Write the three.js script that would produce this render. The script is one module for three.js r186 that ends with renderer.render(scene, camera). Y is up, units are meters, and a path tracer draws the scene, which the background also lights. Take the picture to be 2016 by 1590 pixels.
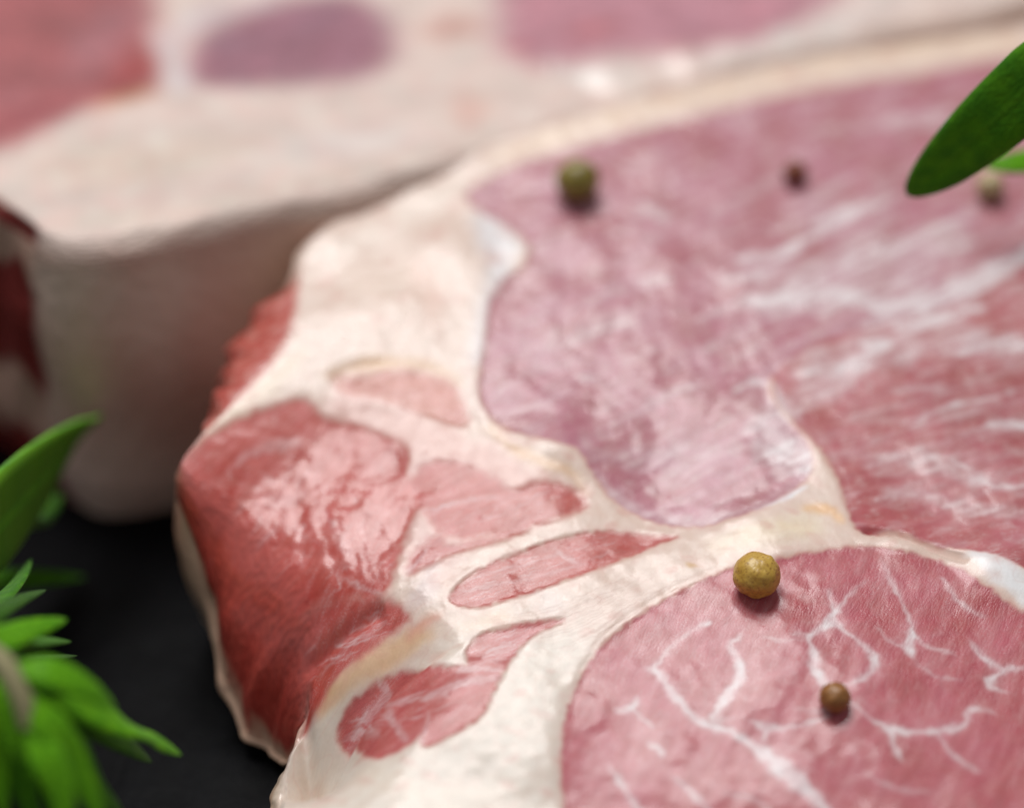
import * as THREE from 'three';
import { createNoise2D, createNoise3D } from 'simplex-noise';
import { RectAreaLightUniformsLib } from 'three/addons/lights/RectAreaLightUniformsLib.js';

// ------------------------------------------------------------------ camera, light, exposure
const scene = new THREE.Scene();
const LENS_H = 166, PITCH = 35 * Math.PI / 180, FOV = 20;              // lens height over the slate in mm, tilt, vertical field
const camera = new THREE.PerspectiveCamera(FOV, 1024 / 807, 0.02, 20);
camera.position.set(0, LENS_H / 1000, 0);
camera.rotation.x = -PITCH;
camera.focus = 0.2235;
camera.userData.fStop = 6.0;
scene.add(camera);

const renderer = new THREE.WebGLRenderer({ antialias: true });
renderer.toneMapping = THREE.LinearToneMapping;
renderer.toneMappingExposure = 1.0;
renderer.shadowMap.enabled = true;
scene.background = new THREE.Color(0.235, 0.232, 0.238);               // the dim studio round the table
RectAreaLightUniformsLib.init();

function softbox(name, label, at, aim, w, h, strength, color) {
  const g = new THREE.Group(); g.name = name; g.userData = { label, category: 'softbox' };
  g.position.set(...at); g.lookAt(...aim); scene.add(g);
  const housing = new THREE.Mesh(new THREE.BoxGeometry(w + 0.04, h + 0.04, 0.05), new THREE.MeshStandardMaterial({ color: 0x111111, roughness: 0.8 }));
  housing.name = 'housing'; housing.position.z = -0.034; g.add(housing);
  const face = new THREE.Mesh(new THREE.PlaneGeometry(w, h), new THREE.MeshStandardMaterial({ color: 0xffffff, emissive: color, emissiveIntensity: 0.4 }));
  face.name = 'lamp_diffuser'; g.add(face);
  const l = new THREE.RectAreaLight(color, strength, w, h); l.name = name + '_light';
  l.position.set(...at); l.lookAt(...aim); l.translateZ(-0.006); scene.add(l);
}
softbox('softbox_lamp', 'large white softbox hanging almost overhead, a little behind the meat', [-0.14, 0.95, -0.50], [0, 0.02, -0.19], 0.54, 0.43, 10.8, 0xfffdfb);

// ------------------------------------------------------------------ small helpers
const rand = (() => { let s = 7; return () => { s = (s + 0x6d2b79f5) | 0; let t = Math.imul(s ^ (s >>> 15), 1 | s); t = (t + Math.imul(t ^ (t >>> 7), 61 | t)) ^ t; return ((t ^ (t >>> 14)) >>> 0) / 4294967296; }; })();
const n2 = createNoise2D(rand), n2b = createNoise2D(rand), n3 = createNoise3D(rand);
const clamp = (x, a = 0, b = 1) => Math.min(b, Math.max(a, x)), mix = (a, b, t) => a + (b - a) * t;
const smooth = (a, b, x) => { const t = clamp((x - a) / (b - a)); return t * t * (3 - 2 * t); };
const S = 0.001;                                                        // the meat is measured in millimetres
// sighted points: where the sight line through a point of the photograph (2016 x 1590) runs
const TAN = Math.tan(FOV * Math.PI / 360), ASPECT = 2016 / 1590, CP = Math.cos(PITCH), SP = Math.sin(PITCH);
function sight(px, py) {
  const u = (px - 1008) / 1008 * TAN * ASPECT, v = (795 - py) / 795 * TAN;
  return [u, v * CP - SP, CP + v * SP];                                 // x, y, distance D into the scene, per unit of depth
}
const atDepth = (px, py, d) => { const s = sight(px, py); return new THREE.Vector3(s[0] * d * S, (LENS_H + s[1] * d) * S, -s[2] * d * S); };
function tag(o, label, category, group, kind) {
  o.userData.label = label; if (category) o.userData.category = category; if (group) o.userData.group = group; if (kind) o.userData.kind = kind;
  return o;
}
function shadows(o) { o.traverse((m) => { if (m.isMesh) { m.castShadow = true; m.receiveShadow = true; } }); return o; }
function dataTexture(data, w, h, srgb) {
  const t = new THREE.DataTexture(data, w, h, THREE.RGBAFormat, THREE.UnsignedByteType);
  if (srgb) t.colorSpace = THREE.SRGBColorSpace;
  t.magFilter = THREE.LinearFilter; t.minFilter = THREE.LinearFilter; t.needsUpdate = true;
  return t;
}
const toS = (x) => { x = clamp(x); return 255 * (x <= 0.0031308 ? 12.92 * x : 1.055 * Math.pow(x, 1 / 2.4) - 0.055); };

// a smooth closed or open curve through flat points
function curve(points, closed, step = 0.5) {
  const c = new THREE.CatmullRomCurve3(points.map((p) => new THREE.Vector3(p[0], p[1], 0)), closed, 'centripetal');
  return c.getPoints(Math.max(12, points.length * 10)).map((p) => [p.x, p.y]);
}

// ------------------------------------------------------------------ a slice of meat
// spec: base(D) plane height, relief(X, D) extra height, outline [px, py, w, d, b] (rounded edge: how far out, how far down, then how far out at the slate), texture window
function makeGround(base, relief) {
  const height = (X, D) => base(D) + relief(X, D);
  const at = (px, py) => {                                              // where the sight line meets the slice, in mm
    const s = sight(px, py);
    let y = base(190), X = 0, D = 0;
    for (let i = 0; i < 24; i++) { const t = (LENS_H - y) / -s[1]; X = s[0] * t; D = s[2] * t; y = mix(y, height(X, D), i < 2 ? 1 : 0.6); }
    return [X, D];
  };
  return { height, at };
}
function outlineRing(ground, list, spacing) {
  const n = list.length, P = list.map((o) => { const a = ground.at(o[0], o[1]); return new THREE.Vector3(a[0], a[1], 0); });
  const c = new THREE.CatmullRomCurve3(P, true, 'centripetal'), ring = [];
  for (let i = 0; i < n; i++) {
    const len = P[i].distanceTo(P[(i + 1) % n]), k = Math.max(2, Math.ceil(len / (list[i][5] || spacing)));
    for (let j = 0; j < k; j++) {
      const t = j / k, p = c.getPoint((i + t) / n), e = list[(i + 1) % n], f = t * t * (3 - 2 * t);
      ring.push({ X: p.x, D: p.y, w: mix(list[i][2], e[2], f), d: mix(list[i][3], e[3], f), b: mix(list[i][4], e[4], f), i: i + t });
    }
  }
  let run = 0;
  ring.forEach((r, i) => { const q = ring[(i + 1) % ring.length]; r.run = run; run += Math.hypot(q.X - r.X, q.D - r.D); });
  // outward directions, smoothed so that the edge does not fold over itself
  const N = ring.length;
  let nx = ring.map((r, i) => { const a = ring[(i + N - 1) % N], b = ring[(i + 1) % N]; const l = Math.hypot(b.X - a.X, b.D - a.D); return [-(b.D - a.D) / l, (b.X - a.X) / l]; });
  let area = 0; ring.forEach((r, i) => { const q = ring[(i + 1) % N]; area += r.X * q.D - q.X * r.D; });
  const sgn = area > 0 ? -1 : 1;
  for (let k = 0; k < 40; k++) nx = nx.map((v, i) => { const a = nx[(i + N - 1) % N], b = nx[(i + 1) % N], x = a[0] + v[0] * 2 + b[0], y = a[1] + v[1] * 2 + b[1], l = Math.hypot(x, y); return [x / l, y / l]; });
  ring.forEach((r, i) => { r.nx = nx[i][0] * sgn; r.nd = nx[i][1] * sgn; });
  ring.total = run;
  return ring;
}
const ROUND = 18, WALL = 22;
function sliceGeometry(ground, ring, centre, rings, win, bulge, lift) {
  const N = ring.length, cols = N + 1, rows = rings + 1, skirt = ROUND + WALL, pos = [], uv = [], [cx, cd] = centre;
  for (let j = 0; j < rows; j++) for (let i = 0; i < cols; i++) {
    const r = ring[i % N], t = j / rings, X = mix(cx, r.X, t), D = mix(cd, r.D, t);
    pos.push(X * S, (ground.height(X, D) + (lift ? lift(X, D) : 0)) * S, -D * S);
    uv.push((X - win.x0) / (win.x1 - win.x0), (D - win.d0) / (win.d1 - win.d0));
  }
  ring.forEach((r) => {                                                 // height and slope at the edge, then evened out along it for the side below
    r.top = ground.height(r.X, r.D) + (lift ? lift(r.X, r.D) : 0);
    r.slope = clamp((ground.height(r.X + r.nx * 0.3, r.D + r.nd * 0.3) - ground.height(r.X - r.nx * 0.9, r.D - r.nd * 0.9)) / 1.2, -1.2, 0.25);
  });
  ring.forEach((r, i) => { let a = 0, b = 0; for (let o = -14; o <= 14; o++) { const e = ring[(i + o + N) % N]; a += e.top / 29; b += e.slope / 29; } r.even = a; r.g = b; });
  for (let k = 1; k <= skirt; k++) for (let i = 0; i < cols; i++) {
    const r = ring[i % N], top = mix(r.top, r.even, smooth(0, 0.16, k / skirt));
    let out, y;
    const dd = Math.min(r.d, (top + r.g * r.w) * 0.8);
    if (k <= ROUND) { const a = k / ROUND * Math.PI / 2; out = r.w * Math.sin(a); y = top + r.g * out - dd * (1 - Math.cos(a)); }
    else { const t = (k - ROUND) / WALL; out = r.w + r.b * t * t + Math.sin(t * Math.PI) * 0.8 - 1.2 * smooth(0.85, 1, t); y = (top + r.g * r.w - dd) * (1 - t); }
    const s = k / skirt;
    const push = bulge ? bulge(r, s, y, top) : 0;
    out += push;
    pos.push((r.X + r.nx * out) * S, y * S, -(r.D + r.nd * out) * S);
    uv.push(i / N, s);
  }
  const index = { top: [], side: [] }, vid = (j, i) => j * cols + i;
  for (let j = 0; j < rows - 1 + skirt; j++) for (let i = 0; i < N; i++) {
    const a = vid(j, i), b = vid(j, i + 1), c = vid(j + 1, i), d = vid(j + 1, i + 1);
    (j < rows - 1 ? index.top : index.side).push(a, c, b, b, c, d);
  }
  const g = new THREE.BufferGeometry();
  g.setAttribute('position', new THREE.Float32BufferAttribute(pos, 3));
  const all = new Uint32Array(index.top.length + index.side.length); all.set(index.top); all.set(index.side, index.top.length);
  g.setIndex(new THREE.BufferAttribute(all, 1));
  g.computeVertexNormals();
  const nor = g.attributes.normal;
  if (nor.getY(cols * 8) < 0) { for (let i = 0; i < all.length; i += 3) { const t = all[i]; all[i] = all[i + 1]; all[i + 1] = t; } g.computeVertexNormals(); }
  return { pos, uv, nor: g.attributes.normal.array, all, nTop: index.top.length, cols, rows, ring };
}
// one part: the chosen triangles with the vertices they use
function piece(m, name, tris, material, parent, sideUv) {
  const map = new Map(), p = [], n = [], u = [], ix = [];
  for (const v of tris) {
    let k = map.get(v);
    if (k === undefined) {
      k = map.size; map.set(v, k);
      p.push(m.pos[v * 3], m.pos[v * 3 + 1], m.pos[v * 3 + 2]); n.push(m.nor[v * 3], m.nor[v * 3 + 1], m.nor[v * 3 + 2]);
      if (sideUv && v < m.rows * m.cols) u.push((v % m.cols) / (m.cols - 1), 0); else u.push(m.uv[v * 2], m.uv[v * 2 + 1]);
    }
    ix.push(k);
  }
  const g = new THREE.BufferGeometry();
  g.setAttribute('position', new THREE.Float32BufferAttribute(p, 3)); g.setAttribute('normal', new THREE.Float32BufferAttribute(n, 3)); g.setAttribute('uv', new THREE.Float32BufferAttribute(u, 2));
  g.setIndex(ix);
  const o = new THREE.Mesh(g, material); o.name = name; parent.add(o);
  return o;
}

// layers painted in the plane of the slice: regions, veins and tints, from sighted points
class Layers {
  constructor(ground, win, size) { this.ground = ground; this.win = win; this.size = size; this.mm = size / (win.x1 - win.x0); }
  xy(px, py) { const [X, D] = this.ground.at(px, py), w = this.win; return [(X - w.x0) / (w.x1 - w.x0) * this.size, (D - w.d0) / (w.d1 - w.d0) * this.size]; }
  canvas(fill) { const c = document.createElement('canvas'); c.width = c.height = this.size; const x = c.getContext('2d'); x.fillStyle = fill; x.fillRect(0, 0, this.size, this.size); return x; }
  poly(x, pts, style, blur = 0) {
    const c = curve(pts.map((p) => this.xy(p[0], p[1])), true);
    x.filter = blur ? `blur(${(blur * this.mm).toFixed(2)}px)` : 'none'; x.fillStyle = style; x.beginPath(); c.forEach((p, i) => (i ? x.lineTo(...p) : x.moveTo(...p))); x.closePath(); x.fill(); x.filter = 'none';
  }
  // a strand of changing width (given in photograph points)
  strand(x, pts, style, blur = 0) {
    const P = pts.map((p) => { const q = this.xy(p[0], p[1]), r = this.xy(p[0] + 8, p[1]); return [q[0], q[1], p[2] * Math.hypot(r[0] - q[0], r[1] - q[1]) / 16]; });
    const c = new THREE.CatmullRomCurve3(P.map((p) => new THREE.Vector3(...p)), false, 'centripetal').getPoints(P.length * 12), L = [], R = [];
    c.forEach((p, i) => {
      const a = c[Math.max(0, i - 1)], b = c[Math.min(c.length - 1, i + 1)], l = Math.hypot(b.x - a.x, b.y - a.y) || 1, w = Math.max(0.3, p.z) * (1 + 0.45 * n2(p.x * 0.025, p.y * 0.025)), nx = -(b.y - a.y) / l * w, ny = (b.x - a.x) / l * w;
      L.push([p.x + nx, p.y + ny]); R.push([p.x - nx, p.y - ny]);
    });
    x.filter = blur ? `blur(${(blur * this.mm).toFixed(2)}px)` : 'none'; x.fillStyle = style; x.beginPath(); [...L, ...R.reverse()].forEach((p, i) => (i ? x.lineTo(...p) : x.moveTo(...p))); x.closePath(); x.fill(); x.filter = 'none';
  }
  blob(x, px, py, rx, ry, style, blur = 0.8) {
    const pts = []; for (let a = 0; a < 10; a++) pts.push([px + rx * Math.cos(a * 0.628) * (0.8 + 0.4 * rand()), py + ry * Math.sin(a * 0.628) * (0.8 + 0.4 * rand())]);
    this.poly(x, pts, style, blur);
  }
  read(x) { return x.getImageData(0, 0, this.size, this.size).data; }
  // one channel as a soft mask, blurred by two box passes of radius r pixels
  soft(x, r) {
    const n = this.size, d = this.read(x); let a = new Float32Array(n * n), b = new Float32Array(n * n);
    for (let i = 0; i < n * n; i++) a[i] = d[i * 4] / 255;
    const pass = (src, dst, step, line) => { const w = 2 * r + 1; for (let l = 0; l < n; l++) { let sum = 0; const o = l * line; for (let i = -r; i <= r; i++) sum += src[o + clamp(i, 0, n - 1) * step]; for (let i = 0; i < n; i++) { dst[o + i * step] = sum / w; sum += src[o + Math.min(n - 1, i + r + 1) * step] - src[o + Math.max(0, i - r) * step]; } } };
    for (let k = 0; k < 2; k++) { pass(a, b, 1, n); pass(b, a, n, 1); }
    return a;
  }
}
const ridged = (x, y) => 1 - Math.abs(n2(x, y));
const lin = (r, g, b) => [r, g, b].map((c) => (c /= 255) <= 0.04045 ? c / 12.92 : ((c + 0.055) / 1.055) ** 2.4);
const mix3 = (a, b, t) => { a[0] += (b[0] - a[0]) * t; a[1] += (b[1] - a[1]) * t; a[2] += (b[2] - a[2]) * t; };

// distance from (X, D) to a polyline, with the side it lies on
function toLine(pts, X, D) {
  let best = 1e9, side = 1, along = 0;
  for (let i = 0; i + 1 < pts.length; i++) {
    const [ax, ay] = pts[i], bx = pts[i + 1][0] - ax, by = pts[i + 1][1] - ay, l2 = bx * bx + by * by, t = clamp(((X - ax) * bx + (D - ay) * by) / l2), dx = X - ax - bx * t, dy = D - ay - by * t, d = dx * dx + dy * dy;
    if (d < best) { best = d; side = bx * (D - ay) - by * (X - ax) > 0 ? 1 : -1; along = (i + t) / (pts.length - 1); }
  }
  return [Math.sqrt(best), side, along];
}

// ================================================================== the near slice
const nearBase = (D) => 20 + 0.25 * (D - 165);
const flat = makeGround(nearBase, () => 0);
const F = (list) => list.map((p) => [...flat.at(p[0], p[1]), ...p.slice(2)]);
const HILLS = F([[350, 960, 7, 0.0], [545, 1330, 10.5, -7.2], [600, 1420, 4.5, -5.5], [500, 1180, 9, -2.2], [470, 1010, 9, -3.0], [640, 900, 8, -1.8], [740, 1030, 6, -1.0], [590, 1190, 3.2, -1.3], [640, 1000, 8, 0.9], [690, 1260, 3.2, 0.9],
  [700, 640, 9, 0.8], [880, 500, 5, 0.5], [620, 470, 4, 0.5], [1300, 960, 8, -0.9], [1100, 880, 4, 0.7], [820, 1400, 6, 0.4], [1500, 1060, 5, 0.4], [1780, 1080, 3, 0.5], [1960, 1120, 4, 0.8], [1830, 1010, 5, -0.6],
  [1650, 1330, 14, 0.7], [960, 1420, 7, 0.5], [1080, 1500, 3, 0.3]]);
const GROOVES = [                                                       // [points, depth mm, half width mm]
  [F([[1690, 1046], [1770, 1056], [1840, 1083], [1908, 1108]]), 0.9, 0.34],
  [F([[575, 1225], [588, 1290], [598, 1360], [606, 1425]]), 1.6, 0.8],
  [F([[760, 1168], [690, 1182], [620, 1195], [578, 1222]]), 1.1, 0.9],
  [F([[1130, 1340], [1180, 1262], [1240, 1212], [1330, 1158], [1430, 1115]]), 0.07, 0.35],
  [F([[1100, 1590], [1096, 1500], [1102, 1420], [1130, 1340]]), 0.05, 0.5],
  [F([[640, 748], [700, 728], [790, 722], [880, 738]]), 0.12, 0.8],
  [F([[930, 790], [960, 850], [1040, 893], [1120, 925], [1160, 975]]), 0.08, 0.6],
  [F([[1200, 985], [1270, 1022], [1340, 1040], [1430, 1030]]), 0.1, 0.6],
];
const SEAM = curve(F([[562, 1500], [600, 1452], [655, 1408], [715, 1360], [795, 1314], [860, 1285], [930, 1262]]), false);   // the white skin of the front lobe overlaps what lies behind it
const WET = flat.at(580, 1060);
const nearRelief = (X, D) => {
  let h = 0;
  for (const [x, d, r, a] of HILLS) { const q = ((X - x) ** 2 + (D - d) ** 2) / (r * r); if (q < 9) h += a * Math.exp(-q); }
  for (const [pts, depth, w] of GROOVES) { const t = toLine(pts, X, D); if (t[0] < w * 4) h -= depth * Math.exp(-((t[0] / w) ** 2)) * smooth(0, 0.08, t[2]) * smooth(0, 0.08, 1 - t[2]); }
  const s = toLine(SEAM, X, D), sd = s[0] * s[1];                       // step down behind the seam
  if (s[0] < 9) h -= 2.2 * smooth(-0.5, 0.55, sd) * Math.exp(-((Math.max(0, sd) / 5) ** 2)) * (1 - smooth(0.55, 1, s[2]));
  const wl = ((X - WET[0]) ** 2 + (D - WET[1]) ** 2) / 196;              // the wet red muscle is finely uneven
  if (wl < 6) h += Math.exp(-wl) * (0.09 * n2(X * 0.30 + 2, D * 0.22) + 0.03 * n2(X * 0.75, D * 0.6) + 0.006 * n2(X * 2, D * 2) + 0.001 * n2(X * 3, D * 2.6));
  h += 0.10 * n2(X * 0.10, D * 0.10) + 0.026 * n2(X * 0.34 + 9, D * 0.4) + 0.006 * n2(X * 1.1, D * 1.3 + 5);
  return h;
};
const near = makeGround(nearBase, nearRelief);
// outline: far rim from the right, the red side, the tip, the red slope, the notch, the front lobe, then outside the frame
const NEAR_OUT = [[2420, -22, 4, 9, -2, 0.5], [2200, 22, 4, 9, -2, 0.3], [2016, 58, 4, 9, -2, 0.25], [1800, 94, 4, 9, -2, 0.25], [1600, 124, 4, 9, -2, 0.25], [1420, 164, 4, 9, -2, 0.25], [1250, 206, 4, 9, -2, 0.25], [1100, 250, 4, 9, -2, 0.25], [960, 292, 4, 9, -2, 0.25],
  [840, 342, 3.5, 9, -2, 0.25], [745, 393, 3, 8, -2, 0.25], [662, 445, 2.5, 6, -1, 0.25], [606, 492, 2, 6, -1, 0.25], [596, 540, 2.5, 6, -1, 0.25], [598, 600, 8, 5.5, -3, 0.25], [585, 660, 8.5, 5.5, -3, 0.25], [548, 722, 7.5, 5.5, -4, 0.25], [490, 780, 5.5, 5, -4, 0.25], [430, 832, 2, 4, -2, 0.25], [386, 876, 1.2, 5, -1, 0.25],
  [360, 918, 0.8, 4, -4, 0.25], [462, 985, 5.0, 8, -7, 0.25], [548, 1070, 7.6, 11, -10, 0.25], [604, 1170, 7.4, 12, -11, 0.25], [622, 1275, 5.0, 11, -10, 0.25], [616, 1360, 2.2, 7, -7, 0.25], [606, 1420, 0.7, 4, -3.5, 0.25],
  [590, 1464, 0.9, 4, 0, 0.25], [572, 1500, 1.2, 4, 0, 0.25], [566, 1545, 1.6, 4, 0, 0.25], [560, 1620, 2, 5, 0, 0.3], [580, 1760, 3, 6, 0, 0.5], [760, 2050, 3, 6, 0, 0.8], [1400, 2150, 3, 6, 0, 0.8], [2300, 2000, 3, 6, 0, 0.8], [2620, 1300, 3, 6, 0, 0.8], [2600, 500, 3, 6, 0, 0.8]];

const NEAR_WIN = { x0: -46, x1: 74, d0: 145, d1: 265 };
const LEAN = {
  upper: [[918, 384], [955, 358], [1040, 318], [1150, 288], [1250, 260], [1450, 212], [1600, 180], [1800, 150], [2016, 112], [2300, 66], [2600, 380], [2420, 450], [2016, 510], [1900, 590], [1720, 640], [1580, 690], [1512, 760], [1545, 820], [1590, 870], [1600, 925], [1570, 960], [1500, 1000], [1420, 1028], [1330, 1038], [1260, 1018], [1200, 978], [1166, 930], [1138, 886], [1080, 866], [1000, 846], [962, 815], [944, 765], [953, 700], [960, 645], [966, 596], [992, 555], [1036, 520], [1040, 480], [990, 440], [935, 408]],
  right: [[1560, 826], [1524, 772], [1560, 670], [1720, 600], [1900, 540], [2016, 470], [2420, 420], [2500, 1000], [2300, 1190], [2016, 1118], [1930, 1086], [1840, 1074], [1760, 1052], [1692, 1046], [1668, 1000], [1648, 940], [1612, 880]],
  front: [[1118, 1640], [1106, 1520], [1112, 1420], [1134, 1352], [1182, 1275], [1244, 1222], [1334, 1167], [1430, 1124], [1530, 1101], [1640, 1081], [1720, 1077], [1800, 1090], [1880, 1116], [1940, 1152], [1990, 1192], [2050, 1222], [2300, 1330], [2400, 1900], [1300, 2100]],
  left: [[330, 925], [370, 888], [430, 846], [520, 806], [606, 790], [632, 822], [700, 838], [780, 868], [806, 892], [800, 938], [828, 985], [806, 1030], [792, 1075], [778, 1120], [756, 1168], [700, 1176], [630, 1190], [572, 1218], [596, 1300], [612, 1400], [606, 1440], [570, 1420], [480, 1290], [400, 1120], [350, 1000]],
  lobe: [[742, 1178], [790, 1196], [806, 1222], [770, 1250], [720, 1290], [655, 1345], [622, 1410], [604, 1430], [594, 1320], [580, 1225], [630, 1192], [690, 1180]],
  small: [[655, 752], [740, 738], [830, 736], [888, 756], [914, 800], [920, 838], [880, 832], [800, 803], [740, 786], [672, 774]],
  middle: [[800, 960], [832, 918], [880, 908], [958, 932], [1010, 966], [1040, 954], [1100, 954], [1140, 972], [1156, 996], [1090, 1026], [1000, 1046], [900, 1062], [862, 1046], [828, 1000]],
  strip: [[800, 1132], [818, 1084], [866, 1052], [880, 1072], [960, 1058], [1040, 1036], [1046, 1042], [960, 1072], [880, 1094], [838, 1116]],
  long: [[884, 1178], [928, 1132], [1020, 1090], [1100, 1062], [1200, 1047], [1300, 1056], [1336, 1056], [1262, 1088], [1180, 1120], [1080, 1155], [980, 1186], [920, 1196]],
  round: [[664, 1450], [680, 1400], [722, 1358], [790, 1325], [870, 1312], [920, 1310], [918, 1286], [942, 1254], [1000, 1236], [1090, 1221], [1112, 1222], [1050, 1252], [1010, 1292], [978, 1350], [948, 1410], [900, 1442], [850, 1467], [828, 1468], [832, 1444], [814, 1462], [780, 1482], [740, 1495], [690, 1490]],
};
const LEAN_LABEL = { upper: 'broad pale purple pink muscle with white marbling', right: 'streaky pink muscle at the right', front: 'round pink muscle with branching white veins', left: 'bright red wet muscle at the tip', lobe: 'small red muscle in the cleft', small: 'small salmon pink muscle under the fat cap', middle: 'salmon pink muscle between fat seams', strip: 'thin red strip in the fat seam', long: 'long narrow pointed muscle between two fat seams', round: 'rounded muscle set in the white front fat' };

// white veins: [px, py, width]
const VEINS = [
  [[1268, 1316, 8], [1292, 1322, 18], [1330, 1372, 18], [1360, 1405, 20], [1385, 1424, 26], [1440, 1440, 16], [1490, 1472, 30], [1540, 1512, 50], [1590, 1556, 38], [1640, 1610, 20]], [[1286, 1316, 10], [1330, 1266, 6], [1372, 1236, 7], [1392, 1226, 16], [1400, 1222, 4]],
  [[1462, 1248, 5], [1438, 1272, 22], [1455, 1300, 26], [1458, 1332, 26], [1436, 1362, 22], [1416, 1394, 18], [1398, 1416, 18]], [[1400, 1418, 8], [1460, 1412, 3], [1510, 1432, 16], [1560, 1430, 8], [1626, 1410, 9], [1632, 1405, 3]], [[1512, 1430, 8], [1504, 1458, 12]],
  [[1630, 1158, 6], [1640, 1200, 10], [1636, 1224, 26], [1604, 1244, 12], [1594, 1258, 10], [1604, 1296, 26], [1600, 1312, 20], [1620, 1336, 32], [1632, 1356, 20]], [[1640, 1212, 12], [1668, 1176, 7], [1704, 1142, 3]], [[1560, 1246, 3], [1590, 1248, 8], [1610, 1242, 8]],
  [[1644, 1226, 16], [1690, 1262, 8], [1722, 1292, 26], [1718, 1318, 18], [1684, 1342, 14], [1650, 1352, 6]], [[1732, 1096, 3], [1758, 1150, 6], [1784, 1200, 8], [1796, 1240, 14], [1790, 1276, 28], [1802, 1294, 10]], [[1796, 1248, 10], [1832, 1274, 7], [1884, 1286, 3]],
  [[1728, 1232, 4], [1748, 1258, 5], [1780, 1274, 8]], [[1854, 1136, 10], [1872, 1164, 6], [1902, 1196, 9], [1944, 1216, 3]], [[1908, 1256, 3], [1932, 1290, 12], [1976, 1316, 18], [2020, 1312, 9], [2060, 1310, 4]], [[1980, 1318, 14], [1944, 1346, 14], [1958, 1356, 12], [1988, 1364, 4]],
  [[1664, 1372, 5], [1720, 1416, 9], [1760, 1436, 26], [1806, 1440, 14], [1864, 1436, 26], [1898, 1424, 18], [1914, 1396, 10], [1964, 1404, 4]], [[1752, 1436, 14], [1766, 1478, 12], [1778, 1504, 4]], [[1846, 1444, 5], [1884, 1492, 9], [1934, 1522, 3]], [[1210, 1400, 6], [1244, 1392, 18], [1258, 1372, 5]], [[1244, 1396, 12], [1288, 1432, 4]],
  [[1196, 1504, 4], [1228, 1550, 12], [1268, 1610, 12]], [[1276, 1460, 4], [1300, 1478, 14], [1306, 1490, 4]], [[1322, 1526, 4], [1362, 1560, 14], [1400, 1600, 8]], [[1500, 1250, 2], [1540, 1262, 5], [1592, 1256, 3]], [[1664, 1372, 4], [1640, 1392, 6], [1600, 1400, 4], [1560, 1392, 2]], [[1800, 1300, 3], [1840, 1330, 5], [1900, 1340, 3]],
  [[1420, 1560, 3], [1480, 1570, 7], [1520, 1600, 4]], [[1700, 1520, 3], [1760, 1550, 6], [1840, 1560, 3]],
  // the thin ones of the upper and right muscles
  [[1770, 834, 4], [1828, 816, 8], [1880, 796, 14], [1940, 786, 8], [2016, 764, 5]], [[1788, 844, 7], [1826, 824, 5]], [[1928, 842, 5], [1964, 834, 22], [2030, 838, 26]], [[1864, 900, 3], [1902, 920, 7], [1912, 922, 3]], [[1918, 940, 3], [1966, 958, 10], [2030, 954, 8]],
  [[1442, 772, 8], [1488, 752, 20], [1526, 766, 16], [1540, 800, 18], [1552, 830, 16]],
];
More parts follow.
